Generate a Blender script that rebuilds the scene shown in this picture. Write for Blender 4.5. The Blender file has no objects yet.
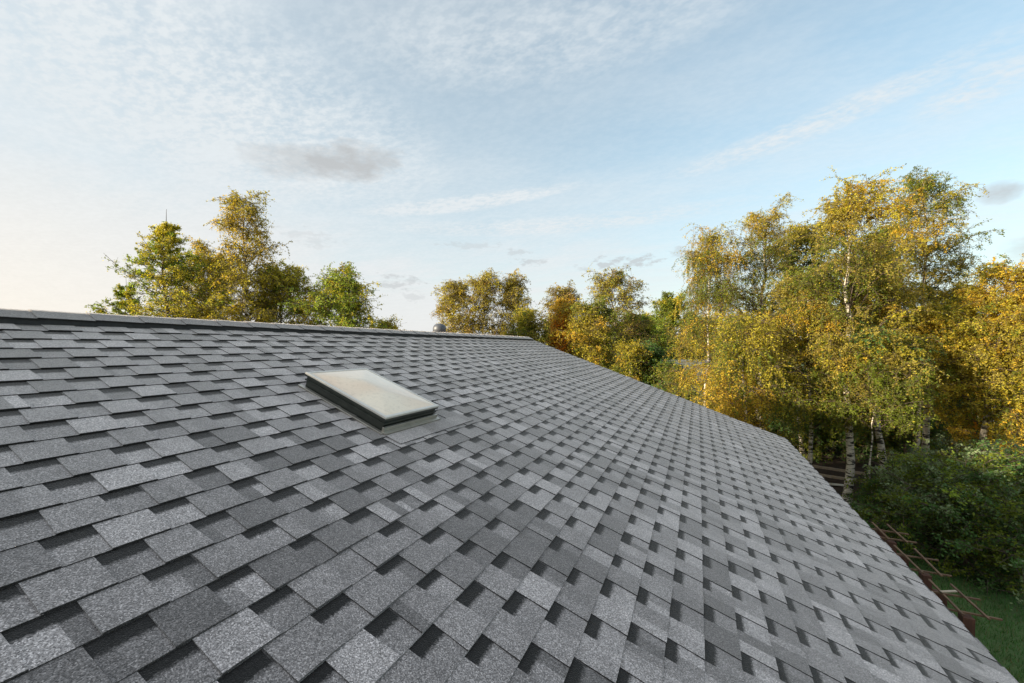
import bpy, math, random
import numpy as np
rad = math.radians
scene = bpy.context.scene
COL = scene.collection

# ------------------------------------------------------------------ scene constants
HC = 5.2                      # eye height above the garden
HR = 1.16                     # eye height above the roof plane
T = 0.37                      # roof slope (rise over run)
TH = math.atan(T); CT, ST = math.cos(TH), math.sin(TH)
FPX = 407.7
PSI = rad(24.53); c, s = math.cos(PSI), math.sin(PSI)
RIDGE_X, EAVE_X = -3.58, 1.45
Y0, Y1 = -4.0, 8.87
EXPO = 0.1385
SUN_EL, SUN_AZ = rad(12), rad(137)      # azimuth counter-clockwise from +Y

def at(px, D, z=0.0):
    """ground point seen at bearing px at depth D"""
    xc = (px - 512) / FPX * D
    return (c * xc - s * D, s * xc + c * D, z)
def ztop(py, D): return HC + (346 - py) / FPX * D

# ------------------------------------------------------------------ helpers
def link(o, parent=None):
    COL.objects.link(o)
    if parent: o.parent = parent
    return o
def tag(o, label=None, cat=None, group=None, kind=None):
    if label: o['label'] = label
    if cat: o['category'] = cat
    if group: o['group'] = group
    if kind: o['kind'] = kind
    return o
def empty(name, loc=(0, 0, 0), rz=0):
    o = bpy.data.objects.new(name, None); o.location = loc; o.rotation_euler = (0, 0, rz)
    o.empty_display_size = .2
    return link(o)
def npmesh(name, V, Fa, mat, parent=None, col=None, attrs=None, smooth=False):
    """V (n,3); Fa (m,k) int array or list of such arrays"""
    me = bpy.data.meshes.new(name)
    V = np.asarray(V, dtype=np.float32)
    Fl = [np.asarray(f, dtype=np.int32) for f in (Fa if isinstance(Fa, list) else [Fa]) if len(f)]
    me.vertices.add(len(V)); me.vertices.foreach_set('co', V.ravel())
    loops = np.concatenate([f.ravel() for f in Fl])
    tot = np.concatenate([np.full(len(f), f.shape[1], dtype=np.int32) for f in Fl])
    st = np.concatenate([[0], np.cumsum(tot)[:-1]]).astype(np.int32)
    me.loops.add(len(loops)); me.loops.foreach_set('vertex_index', loops)
    me.polygons.add(len(tot)); me.polygons.foreach_set('loop_start', st)
    try: me.polygons.foreach_set('loop_total', tot)
    except Exception: pass
    if smooth: me.polygons.foreach_set('use_smooth', np.ones(len(tot), dtype=bool))
    me.update(calc_edges=True)
    if col is not None:
        a = me.color_attributes.new('tint', 'FLOAT_COLOR', 'POINT')
        a.data.foreach_set('color', np.asarray(col, dtype=np.float32).ravel())
    me.materials.append(mat)
    o = bpy.data.objects.new(name, me)
    return link(o, parent)

class MB:
    """collects boxes, bars and quads into one mesh"""
    def __init__(self): self.v = []; self.f = []; self.c = []
    def quad(self, pts, col=None):
        n = len(self.v); self.v += [tuple(p) for p in pts]; self.f.append(tuple(range(n, n + len(pts))))
        if col is not None: self.c += list(col) if isinstance(col[0], (tuple, list)) else [col] * len(pts)
    def box(self, a, b, col=None):
        x0, y0, z0 = a; x1, y1, z1 = b
        p = [(x0, y0, z0), (x1, y0, z0), (x1, y1, z0), (x0, y1, z0), (x0, y0, z1), (x1, y0, z1), (x1, y1, z1), (x0, y1, z1)]
        self.hexa(p)
    def hexa(self, p):
        n = len(self.v); self.v += p
        for q in ((0, 3, 2, 1), (4, 5, 6, 7), (0, 1, 5, 4), (1, 2, 6, 5), (2, 3, 7, 6), (3, 0, 4, 7)):
            self.f.append(tuple(n + i for i in q))
    def bar(self, a, b, w, h):
        a = np.array(a, float); b = np.array(b, float); d = b - a; d /= np.linalg.norm(d)
        up = np.array([0, 0, 1.]) if abs(d[2]) < .9 else np.array([0, 1., 0])
        x = np.cross(d, up); x /= np.linalg.norm(x); y = np.cross(x, d)
        p = []
        for e in (a, b):
            for sx, sy in ((-1, -1), (1, -1), (1, 1), (-1, 1)): p.append(tuple(e + x * sx * w / 2 + y * sy * h / 2))
        self.hexa(p)
    def build(self, name, mat, parent=None, bevel=0):
        me = bpy.data.meshes.new(name); me.from_pydata(self.v, [], self.f); me.update()
        if self.c:
            a = me.color_attributes.new('tint', 'FLOAT_COLOR', 'POINT')
            a.data.foreach_set('color', np.array(self.c, dtype=np.float32).ravel())
        me.materials.append(mat)
        o = link(bpy.data.objects.new(name, me), parent)
        if bevel:
            m = o.modifiers.new('b', 'BEVEL'); m.width = bevel; m.segments = 2; m.limit_method = 'ANGLE'
        return o

def mat(name):
    m = bpy.data.materials.new(name); m.use_nodes = True
    nt = m.node_tree; b = nt.nodes['Principled BSDF']
    return m, nt, b
def N(nt, t, **k):
    n = nt.nodes.new(t)
    for a, v in k.items():
        if a in n.inputs: n.inputs[a].default_value = v
        else: setattr(n, a, v)
    return n
def math_n(nt, op, a, b=None, cc=None, clamp=False):
    n = nt.nodes.new('ShaderNodeMath'); n.operation = op; n.use_clamp = clamp
    for i, v in enumerate((a, b, cc)):
        if v is None: continue
        if isinstance(v, (int, float)): n.inputs[i].default_value = v
        else: nt.links.new(v, n.inputs[i])
    return n.outputs[0]
def mixc(nt, f, a, b, mode='MIX'):
    n = nt.nodes.new('ShaderNodeMix'); n.data_type = 'RGBA'; n.blend_type = mode
    for i, v in ((0, f), (6, a), (7, b)):
        if isinstance(v, (int, float)): n.inputs[i].default_value = v
        elif isinstance(v, tuple): n.inputs[i].default_value = (*v, 1) if len(v) == 3 else v
        else: nt.links.new(v, n.inputs[i])
    return n.outputs[2]
def ramp(nt, fac, stops):
    n = nt.nodes.new('ShaderNodeValToRGB'); nt.links.new(fac, n.inputs[0])
    e = n.color_ramp.elements
    while len(e) < len(stops): e.new(.5)
    for i, (p, v) in enumerate(stops):
        e[i].position = p; e[i].color = (v, v, v, 1) if isinstance(v, (int, float)) else (*v, 1)
    return n.outputs[0]
def coords(nt, kind='Object', scale=(1, 1, 1), rot=(0, 0, 0)):
    t = nt.nodes.new('ShaderNodeTexCoord'); m = nt.nodes.new('ShaderNodeMapping')
    m.inputs['Scale'].default_value = scale; m.inputs['Rotation'].default_value = rot
    nt.links.new(t.outputs[kind], m.inputs[0]); return m.outputs[0]
def noise(nt, vec, scale, detail=2, rough=.5, dist=0, out='Fac'):
    n = N(nt, 'ShaderNodeTexNoise'); n.inputs['Scale'].default_value = scale; n.inputs['Detail'].default_value = detail
    n.inputs['Roughness'].default_value = rough; n.inputs['Distortion'].default_value = dist
    nt.links.new(vec, n.inputs['Vector']); return n.outputs[out]
def bump(nt, b, h, strength, dist):
    n = N(nt, 'ShaderNodeBump'); n.inputs['Strength'].default_value = strength; n.inputs['Distance'].default_value = dist
    nt.links.new(h, n.inputs['Height']); nt.links.new(n.outputs[0], b.inputs['Normal'])
def noisy(name, c1, c2, scale=6, rough=.8, bs=.3, bd=.01, metal=0, sc=(1, 1, 1), detail=5):
    m, nt, b = mat(name); v = coords(nt, scale=sc); f = noise(nt, v, scale, detail, .6)
    nt.links.new(mixc(nt, ramp(nt, f, [(.3, 0.), (.7, 1.)]), c1, c2), b.inputs['Base Color'])
    b.inputs['Roughness'].default_value = rough; b.inputs['Metallic'].default_value = metal
    if bs: bump(nt, b, f, bs, bd)
    return m

# ------------------------------------------------------------------ materials
def shingle_mat():
    m, nt, b = mat('shingle_granules')
    a = N(nt, 'ShaderNodeVertexColor'); a.layer_name = 'tint'
    sp = N(nt, 'ShaderNodeSeparateColor'); nt.links.new(a.outputs[0], sp.inputs[0])
    tone, dist, band = sp.outputs[0], sp.outputs[1], sp.outputs[2]
    v = coords(nt)
    vo = N(nt, 'ShaderNodeTexVoronoi'); vo.inputs['Scale'].default_value = 340; nt.links.new(v, vo.inputs['Vector'])
    vs = N(nt, 'ShaderNodeSeparateColor'); nt.links.new(vo.outputs['Color'], vs.inputs[0])
    g1 = ramp(nt, vs.outputs[0], [(0, .38), (.5, .86), (.8, 1.25), (.93, 1.7), (1, 2.1)])
    n1 = noise(nt, v, 210, 2, .7)
    g2 = ramp(nt, n1, [(.3, .74), (.5, 1.), (.7, 1.26)])
    nb = noise(nt, v, 9, 4, .65); g3 = ramp(nt, nb, [(.3, .84), (.7, 1.18)])
    nw = noise(nt, v, 130, 3, .7)
    # the dark granule band printed across the top of each cut-out, ragged lower edge
    lim = math_n(nt, 'ADD', band, math_n(nt, 'MULTIPLY', math_n(nt, 'SUBTRACT', nw, .5), .13))
    isb = math_n(nt, 'MULTIPLY', math_n(nt, 'MULTIPLY', math_n(nt, 'SUBTRACT', lim, dist), 17, None, True), math_n(nt, 'GREATER_THAN', band, .001))
    t = math_n(nt, 'MULTIPLY', math_n(nt, 'MULTIPLY', tone, g3), math_n(nt, 'MULTIPLY', g1, g2))
    t = math_n(nt, 'ADD', math_n(nt, 'MULTIPLY', t, math_n(nt, 'SUBTRACT', 1, isb)), math_n(nt, 'MULTIPLY', math_n(nt, 'MULTIPLY', isb, .009), g1))
    cc = N(nt, 'ShaderNodeCombineColor')
    nt.links.new(t, cc.inputs[0]); nt.links.new(math_n(nt, 'MULTIPLY', t, .9), cc.inputs[1]); nt.links.new(math_n(nt, 'MULTIPLY', t, .88), cc.inputs[2])
    nt.links.new(cc.outputs[0], b.inputs['Base Color'])
    b.inputs['Roughness'].default_value = .72; b.inputs['Specular IOR Level'].default_value = .22
    nt.links.new(math_n(nt, 'MULTIPLY_ADD', isb, -.5, 1.0), b.inputs['Sheen Weight']); b.inputs['Sheen Roughness'].default_value = .38; b.inputs['Sheen Tint'].default_value = (1, .95, .93, 1)
    hh = math_n(nt, 'ADD', math_n(nt, 'MULTIPLY', vo.outputs['Distance'], -.6), n1)
    bump(nt, b, hh, .7, .0022)
    return m
M_SH = shingle_mat()
M_BLACK = noisy('black_rubber', (.012, .012, .013), (.03, .03, .03), 30, .7, .2)
M_DRIP = noisy('dark_grey_metal', (.12, .12, .125), (.16, .16, .165), 12, .45, .05, metal=.6)
M_ALU = noisy('grey_aluminium', (.36, .34, .3), (.5, .47, .42), 14, .38, .1, .002, metal=.8)
M_FRAME = noisy('dark_green_black_frame', (.018, .022, .018), (.04, .045, .036), 18, .42, .1, .002)
M_WALL = noisy('beige_render', (.52, .48, .4), (.6, .56, .48), 20, .9, .4, .004)
M_SOFFIT = noisy('white_soffit_board', (.6, .6, .58), (.7, .7, .68), 8, .6, .1)
M_WOOD = noisy('weathered_batten', (.065, .032, .018), (.17, .10, .055), 9, .75, .4, .004, sc=(1, 1, 1))
M_POST = noisy('red_brown_post', (.045, .016, .01), (.1, .04, .025), 9, .8, .4, .004, sc=(3, 3, .6))
M_PLANK = noisy('grey_plank', (.3, .24, .18), (.48, .4, .31), 8, .8, .4, .004)
M_SOIL = noisy('dark_soil', (.022, .013, .009), (.06, .036, .022), 5, .95, .8, .03)
M_PALE = noisy('pale_wall', (.55, .52, .46), (.68, .66, .6), 6, .9, .1)
M_GREYROOF = noisy('far_roof', (.3, .28, .26), (.42, .4, .37), 4, .8, .3, .02, sc=(1, 8, 1))
M_WIN = noisy('dark_window_glass', (.02, .025, .03), (.03, .035, .04), 3, .1, 0)

def grass_ground():
    m, nt, b = mat('lawn_ground'); v = coords(nt)
    f = noise(nt, v, .35, 6, .6); g = noise(nt, v, 18, 4, .7)
    col = mixc(nt, ramp(nt, f, [(.35, 0.), (.65, 1.)]), (.03, .085, .018), (.055, .11, .025))
    col = mixc(nt, ramp(nt, g, [(.4, 0.), (.75, .7)]), col, (.09, .08, .03))
    nt.links.new(col, b.inputs['Base Color']); b.inputs['Roughness'].default_value = .95
    bump(nt, b, g, .9, .05); return m
M_GROUND = grass_ground()

def leaf_mat(name, trans=.53, rough=.55):
    m, nt, b = mat(name)
    nt.nodes.remove(b)
    out = [n for n in nt.nodes if n.type == 'OUTPUT_MATERIAL'][0]
    a = N(nt, 'ShaderNodeVertexColor'); a.layer_name = 'tint'
    d = N(nt, 'ShaderNodeBsdfPrincipled'); d.inputs['Roughness'].default_value = rough; d.inputs['Specular IOR Level'].default_value = .3
    t = N(nt, 'ShaderNodeBsdfTranslucent')
    nt.links.new(a.outputs[0], d.inputs['Base Color'])
    nt.links.new(mixc(nt, 1., a.outputs[0], (1.0, .95, .55), 'MULTIPLY'), t.inputs[0])
    mx = N(nt, 'ShaderNodeMixShader'); mx.inputs[0].default_value = trans
    nt.links.new(d.outputs[0], mx.inputs[1]); nt.links.new(t.outputs[0], mx.inputs[2]); nt.links.new(mx.outputs[0], out.inputs[0])
    return m
M_LEAF = leaf_mat('leaf')
M_GRASS = leaf_mat('grass_blade', .25, .6)

def birch_bark():
    m, nt, b = mat('birch_bark')
    v = coords(nt, scale=(1.2, 1.2, 4.5)); n1 = noise(nt, v, 2.6, 5, .65, .4)
    v2 = coords(nt, scale=(3, 3, 30)); n2 = noise(nt, v2, 2., 3, .6)
    col = mixc(nt, ramp(nt, n2, [(.4, 0.), (.62, 1.)]), (.42, .37, .3), (.66, .6, .5))
    col = mixc(nt, ramp(nt, n1, [(.5, 0.), (.56, 1.)]), col, (.025, .02, .017))
    nt.links.new(col, b.inputs['Base Color']); b.inputs['Roughness'].default_value = .8
    bump(nt, b, n1, .5, .02); return m
M_BIRCH = birch_bark()
M_BARK = noisy('grey_brown_bark', (.05, .035, .025), (.13, .1, .075), 5, .9, .8, .02, sc=(3, 3, .7))
M_TWIG = noisy('twig_bark', (.05, .035, .028), (.11, .08, .06), 7, .9, 0)

# ------------------------------------------------------------------ ROOF
def slope_pt(Y, v, n=0.0):
    """world point on the main slope: Y along the ridge, v down the slope from X=0, n along the normal"""
    n = n + .0025 * math.sin(1.7 * Y + .9 * v) + .0015 * math.sin(4.1 * v - 1.1 * Y)      # slight waviness of the decking
    return (v * CT + n * ST, Y, HC - HR - v * ST + n * CT)
V_RIDGE, V_EAVE = RIDGE_X / CT, EAVE_X / CT

def build_shingles(seed, name, parent, skylight=None):
    rnd = random.Random(seed); q = MB()
    k0 = math.floor((V_RIDGE + 1.365) / EXPO); v = -1.365 + k0 * EXPO
    course = 0
    tones = [(.3, .075), (.75, .105), (1.0, .19)]
    def tone(r=None):
        r = rnd.random() if r is None else r
        if r < .2: return rnd.uniform(.12, .16)
        if r < .76: return rnd.uniform(.185, .26)
        return rnd.uniform(.29, .37)
    off = 0.1
    while v < V_EAVE + .001:
        va, vb = max(v, V_RIDGE), min(v + EXPO, V_EAVE + .012)
        if vb - va < .01: v += EXPO; course += 1; continue
        off += .325 + rnd.uniform(-.014, .014)
        Y = Y0 - 1.2 + (off % 1.0)
        tb, tt = .0062, .0098
        while Y < Y1:
            # one metre-wide shingle: 4 alternating tab / cut-out segments with slightly varied widths
            sh = rnd.uniform(-.0015, .0015); lift = rnd.uniform(0, .0012)
            base = rnd.uniform(.9, 1.1)
            segs = []; y = Y
            lay = rnd.choice([(.135, .115, .135, .115, .135, .115, .135, .115), (.145, .12, .125, .115, .135, .12, .13, .11), (.13, .12, .14, .115, .13, .11, .14, .115)])
            for i, w in enumerate(lay):
                w = w + rnd.uniform(-.009, .009) if i < 7 else Y + 1.0 - y
                segs.append((i % 2 == 0, y, y + w)); y += w
            bb = vb + sh
            tn = tone()
            for istab, ya, yb in segs:
                ya_, yb_ = max(ya, Y0), min(yb, Y1)
                if yb_ - ya_ < .004: continue
                if rnd.random() < .62: tn = tone()
                # colour change part-way through the segment
                cuts = [ya_, yb_]
                if rnd.random() < .38 and yb_ - ya_ > .06: cuts.insert(1, ya_ + (yb_ - ya_) * rnd.uniform(.3, .7))
                if istab:
                    fl = rnd.uniform(0, .006); l = lift + rnd.uniform(0, .0012)
                    n0 = .0025; n1 = tt + l
                    jl = .0035 if abs(ya - Y) < 1e-6 else 0      # joint between neighbouring shingles
                    eL, eR = ya_ + jl, yb_
                    xs = [eL] + cuts[1:-1] + [eR]
                    for a_, b_ in zip(xs[:-1], xs[1:]):
                        tv = tn * base; cc = (tv, 1, 0, 1)
                        fa = fl if a_ == eL else 0; fb = fl if b_ == eR else 0
                        pts = [slope_pt(a_, va - .004, n0), slope_pt(b_, va - .004, n0), slope_pt(b_ + fb, bb, n1), slope_pt(a_ - fa, bb, n1)]
                        q.quad(pts[::-1], cc)
                        q.quad([slope_pt(a_ - fa, bb, n1), slope_pt(b_ + fb, bb, n1), slope_pt(b_ + fb, bb, 0), slope_pt(a_ - fa, bb, 0)][::-1], (.014, 1, 0, 1))
                        if len(xs) > 2: tn = tone()
                    for e, f_ in ((eL, -fl), (eR, fl)):
                        q.quad([slope_pt(e, va - .004, n0), slope_pt(e + f_, bb, n1), slope_pt(e + f_, bb, 0), slope_pt(e, va - .004, 0)], (.018, 1, 0, 1))
                    if jl:
                        q.quad([slope_pt(ya_ - .002, va, .0012), slope_pt(ya_ + jl + .002, va, .0012), slope_pt(ya_ + jl + .002, bb, .0042), slope_pt(ya_ - .002, bb, .0042)][::-1], (.04, 1, 0, 1))
                else:
                    bw = rnd.uniform(.046, .062) * 4
                    if rnd.random() < .03: bw = 0
                    for a_, b_ in zip(cuts[:-1], cuts[1:]):
                        tv = tn * base
                        e = .008
                        aa, b2 = (a_ - e if a_ == ya_ else a_), (b_ + e if b_ == yb_ else b_)
                        L = (bb - va) * 4
                        pts = [slope_pt(aa, va - .003, 0), slope_pt(b2, va - .003, 0), slope_pt(b2, bb, tb), slope_pt(aa, bb, tb)]
                        cl = [(tv, 0, bw, 1), (tv, 0, bw, 1), (tv, L, bw, 1), (tv, L, bw, 1)]
                        q.quad(pts[::-1], cl[::-1])
                        q.quad([slope_pt(aa, bb, tb), slope_pt(b2, bb, tb), slope_pt(b2, bb, -.002), slope_pt(aa, bb, -.002)][::-1], (.014, 1, 0, 1))
                        if len(cuts) > 2: tn = tone()
            Y += 1.0
        v += EXPO; course += 1
    return q.build(name, M_SH, parent)

house = empty('house', (0, 0, 0))
tag(house, 'house with a broad grey asphalt shingle roof seen from just above its slope', 'house')
sh1 = build_shingles(21, 'shingle_slope', house)
sh1['label'] = 'front slope of mottled grey laminated shingles'
sh2 = sh1.copy(); COL.objects.link(sh2); sh2.parent = house          # rear slope, mirrored about the ridge
sh2.rotation_euler = (0, 0, math.pi); sh2.location = (2 * RIDGE_X, Y0 + Y1, 0)
sh2['label'] = 'rear slope behind the ridge'

def roof_core():
    zr = HC - HR - T * RIDGE_X
    ze = HC - HR - T * EAVE_X; xe2 = 2 * RIDGE_X - EAVE_X
    q = MB(); d = .12
    # deck slabs slightly under the shingles
    e = .012
    for x0, x1 in ((RIDGE_X, EAVE_X - .01), (RIDGE_X, xe2 + .01)):
        ze_ = HC - HR - T * (EAVE_X - .01)
        q.hexa([(x0, Y0 + .01, zr - e - d), (x1, Y0 + .01, ze_ - e - d), (x1, Y1 - .01, ze_ - e - d), (x0, Y1 - .01, zr - e - d),
                (x0, Y0 + .01, zr - e), (x1, Y0 + .01, ze_ - e), (x1, Y1 - .01, ze_ - e), (x0, Y1 - .01, zr - e)])
    q.build('soffit_board', M_SOFFIT, house)
    # metal drip edge along the eave and the rakes
    q = MB()
    q.box((EAVE_X - .008, Y0, ze - .10), (EAVE_X + .006, Y1 + .004, ze - .012))
    q.box((xe2 - .006, Y0, ze - .10), (xe2 + .008, Y1 + .004, ze - .012))
    for yy in (Y0 - .006, Y1 - .006):
        for xa, xb in ((RIDGE_X, EAVE_X), (RIDGE_X, xe2)):
            q.hexa([(xa, yy, zr - .1), (xb, yy, ze - .1), (xb, yy + .012, ze - .1), (xa, yy + .012, zr - .1),
                    (xa, yy, zr - .006), (xb, yy, ze - .006), (xb, yy + .012, ze - .006), (xa, yy + .012, zr - .006)])
    q.build('drip_edge', M_DRIP, house)
    # walls
    w0, w1 = xe2 + .45, EAVE_X - .45; ya, yb = Y0 + .4, Y1 - .4
    zw = HC - HR - T * w1 - .13
    q = MB()
    q.quad([(w1, ya, 0), (w1, yb, 0), (w1, yb, zw), (w1, ya, zw)])
    q.quad([(w0, yb, 0), (w0, ya, 0), (w0, ya, zw), (w0, yb, zw)])
    q.quad([(w1, yb, 0), (w0, yb, 0), (w0, yb, zw), (RIDGE_X, yb, zr - .13), (w1, yb, zw)])
    q.quad([(w0, ya, 0), (w1, ya, 0), (w1, ya, zw), (RIDGE_X, ya, zr - .13), (w0, ya, zw)])
    q.build('wall', M_WALL, house)
    for yy in (0.5, 4.2, 6.8):
        q = MB(); q.box((w1 - .02, yy, .95), (w1 + .03, yy + 1.2, 2.25)); fo = q.build('window', M_SOFFIT, house)
        q = MB(); q.box((w1 + .02, yy + .07, 1.02), (w1 + .034, yy + 1.13, 2.18)); q.build('pane', M_WIN, fo)
roof_core()

def ridge():
    rnd = random.Random(3)
    zr = HC - HR - T * RIDGE_X
    # black vent strip under the caps
    q = MB(); w = .118
    for sg in (1, -1):
        q.hexa([(RIDGE_X, Y0 + .01, zr - .01), (RIDGE_X + sg * w, Y0 + .01, zr - .01 - T * w), (RIDGE_X + sg * w, Y1 - .1, zr - .01 - T * w), (RIDGE_X, Y1 - .1, zr - .01),
                (RIDGE_X, Y0 + .01, zr + .034), (RIDGE_X + sg * w, Y0 + .01, zr + .034 - T * w), (RIDGE_X + sg * w, Y1 - .1, zr + .034 - T * w), (RIDGE_X, Y1 - .1, zr + .034)])
    q.build('ridge_vent', M_BLACK, house)
    q = MB(); y = Y0; cw = .125
    while y < Y1 - .25:
        e = .25; tn = rnd.uniform(.11, .14)
        za, zb = .046, .051 + rnd.uniform(0, .001)       # each cap overlaps the next one along the ridge
        y2 = y + e + .01
        for sg in (1, -1):
            sag = .006
            prof = [(0, 0), (.03 * sg, -.008), (cw * .6 * sg, -T * cw * .6 - .002), (cw * sg, -T * cw - sag)]
            for (x0, d0), (x1, d1) in zip(prof[:-1], prof[1:]):
                p = [(RIDGE_X + x0, y, zr + d0 + zb), (RIDGE_X + x1, y, zr + d1 + zb), (RIDGE_X + x1, y2, zr + d1 + za), (RIDGE_X + x0, y2, zr + d0 + za)]
                q.quad(p if sg > 0 else p[::-1], (tn, 1, 0, 1))
                f = [(RIDGE_X + x0, y, zr + d0 + zb), (RIDGE_X + x1, y, zr + d1 + zb), (RIDGE_X + x1, y, zr + d1 + zb - .009), (RIDGE_X + x0, y, zr + d0 + zb - .009)]
                q.quad(f[::-1], (.08, 1, 0, 1))
            x1, d1 = prof[-1]
            q.quad([(RIDGE_X + x1, y, zr + d1 + zb), (RIDGE_X + x1, y, zr + d1 + zb - .008), (RIDGE_X + x1, y2, zr + d1 + za - .008), (RIDGE_X + x1, y2, zr + d1 + za)], (.014, 1, 0, 1))
        y += e
    q.build('ridge_cap', M_SH, house)
ridge()

def skylight():
    ya, yb, va, vb = 1.895, 2.415, -2.545, -1.84
    def ring(e0, n0, e1, n1, q, flip=False):
        P = lambda e, n: [slope_pt(ya - e, va - e, n), slope_pt(yb + e, va - e, n), slope_pt(yb + e, vb + e, n), slope_pt(ya - e, vb + e, n)]
        A, B = P(e0, n0), P(e1, n1)
        for i in range(4):
            j = (i + 1) % 4; q.quad([A[j], A[i], B[i], B[j]])
    q = MB()
    for e0, n0, e1, n1 in ((-.004, .0, -.004, .05), (-.004, .05, .006, .053), (.006, .053, .006, .062), (.006, .062, -.002, .065), (-.002, .065, -.002, .078), (-.002, .078, .009, .081), (.009, .081, .009, .098), (.009, .098, -.001, .1)):
        ring(e0, n0, e1, n1, q)
    fr = q.build('skylight', M_FRAME, house)
    fr['label'] = 'low rectangular skylight with dark frame and cloudy domed pane'
    # aluminium rim round the pane
    q = MB()
    for e0, n0, e1, n1 in ((.0115, .094, .0115, .104), (.0115, .104, .008, .107), (.008, .107, -.010, .107), (-.010, .107, -.012, .102)): ring(e0, n0, e1, n1, q)
    q.build('rim', M_RIM, fr)
    # cloudy acrylic pane: shallow hipped pyramid with soft ridges
    nx, ny = 24, 32; W, L = yb - ya + .0, vb - va
    V = []; 
    for j in range(ny + 1):
        for i in range(nx + 1):
            a = i / nx; b_ = j / ny
            d = min(a * W, (1 - a) * W, b_ * L, (1 - b_) * L)
            m = W / 2
            hgt = .030 * (1 - (1 - min(d / m, 1)) ** 1.35)
            V.append(slope_pt(ya + .002 + a * (W - .004), va + .002 + b_ * (L - .004), .103 + hgt))
    Fc = []
    for j in range(ny):
        for i in range(nx):
            k = j * (nx + 1) + i; Fc.append((k, k + nx + 1, k + nx + 2, k + 1))
    npmesh('pane', V, np.array(Fc), M_ACRYLIC, fr, smooth=True)
    # metal base flashing: side gutters and front apron
    q = MB(); 
    def slab(y0, y1, v0, v1, n0, n1):
        q.hexa([slope_pt(y0, v1, n0), slope_pt(y1, v1, n0), slope_pt(y1, v0, n0), slope_pt(y0, v0, n0), slope_pt(y0, v1, n1), slope_pt(y1, v1, n1), slope_pt(y1, v0, n1), slope_pt(y0, v0, n1)])
    slab(ya - .035, ya - .008, va - .02, vb + .03, .004, .016)
    slab(yb + .008, yb + .035, va - .02, vb + .03, .004, .016)
    slab(ya - .012, yb + .012, vb + .006, vb + .022, .004, .042)
    slab(ya - .02, yb + .02, vb + .022, vb + .05, .004, .02)
    q.build('flashing', M_ALU, fr, bevel=.002)
    # flat apron strips of shingle below the skylight, laid over the courses, edge lifted
    q = MB(); rnd = random.Random(5)
    y = ya + .05
    q2 = []
    xs = [ya - .02, ya + .15, ya + .30, ya + .43, yb + .1, yb + .22, yb + .30]
    for a_, b_ in zip(xs[:-1], xs[1:]):
        tn = rnd.choice([.17, .24, .3, .2])
        v0, v1 = vb + .052, vb + .052 + .115
        q.quad([slope_pt(a_, v0, .011), slope_pt(a_, v1, .0145), slope_pt(b_, v1, .0145), slope_pt(b_, v0, .011)], (tn, 1, 0, 1))
        q.quad([slope_pt(a_, v1, .0145), slope_pt(a_, v1, .003), slope_pt(b_, v1, .003), slope_pt(b_, v1, .0145)], (.014, 1, 0, 1))
    q.build('apron', M_SH, fr)

M_RIM = noisy('satin_pale_rim', (.5, .47, .42), (.6, .57, .52), 14, .35, .1, .002)
def acrylic():
    m, nt, b = mat('cloudy_acrylic'); v = coords(nt)
    f = noise(nt, v, 1.7, 2, .5); g = noise(nt, v, 40, 4, .7)
    col = mixc(nt, ramp(nt, f, [(.35, 0.), (.65, 1.)]), (.66, .43, .27), (.78, .66, .50))
    col = mixc(nt, ramp(nt, g, [(.5, 0.), (.8, .35)]), col, (.3, .24, .19))
    nt.links.new(col, b.inputs['Base Color'])
    b.inputs['Roughness'].default_value = .13; b.inputs['IOR'].default_value = 1.55
    b.inputs['Coat Weight'].default_value = .6; b.inputs['Coat Roughness'].default_value = .05
    r_ = ramp(nt, g, [(.35, .06), (.7, .2)]); nt.links.new(r_, b.inputs['Roughness'])
    return m
M_ACRYLIC = acrylic()
skylight()

def vent():
    # small domed metal vent on the rear slope, only its head shows over the ridge
    x, y = RIDGE_X - .9, 0; D = 9.6
    px, py_, _ = at(439.5, 7.6); x, y = px, py_
    zb = HC - HR - T * RIDGE_X - T * abs(x - RIDGE_X)
    zt = ztop(323.6, 7.6)
    nseg = 24; R = .115
    prof = [(R * .75, zb - .05), (R * .75, zt - .17), (R * 1.05, zt - .165), (R * 1.08, zt - .09), (R * .98, zt - .05), (R * .75, zt - .018), (R * .4, zt - .004), (.001, zt)]
    V = [(x + r_ * math.cos(2 * math.pi * i / nseg), y + r_ * math.sin(2 * math.pi * i / nseg), z) for r_, z in prof for i in range(nseg)]
    Fc = [(k * nseg + i, k * nseg + (i + 1) % nseg, (k + 1) * nseg + (i + 1) % nseg, (k + 1) * nseg + i) for k in range(len(prof) - 1) for i in range(nseg)]
    o = npmesh('roof_vent', V, np.array(Fc), noisy('grey_vent_metal', (.06, .065, .08), (.1, .11, .12), 9, .5, .1, metal=.3), house, smooth=True)
    o['label'] = 'small grey domed vent showing over the ridge'
vent()

# ------------------------------------------------------------------ ground
q = MB(); S = 900; n = 36
me_v = [(-S + 2 * S * i / n, -S + 2 * S * j / n, 0) for j in range(n + 1) for i in range(n + 1)]
me_f = [(j * (n + 1) + i, j * (n + 1) + i + 1, (j + 1) * (n + 1) + i + 1, (j + 1) * (n + 1) + i) for j in range(n) for i in range(n)]
g = npmesh('ground', me_v, np.array(me_f), M_GROUND); tag(g, kind='structure')
# dark soil bed beneath the birches
rs = random.Random(2); cx, cy, _ = at(800, 16.5)
pts = []
for i in range(40):
    a = 2 * math.pi * i / 40; rr = 1 + .08 * math.sin(3 * a + 1) + rs.uniform(-.03, .03)
    pts.append((cx + 7.4 * rr * math.cos(a), cy + 4.6 * rr * math.sin(a), .004))
q = MB(); q.quad(pts); tag(q.build('soil', M_SOIL), kind='structure')

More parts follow.
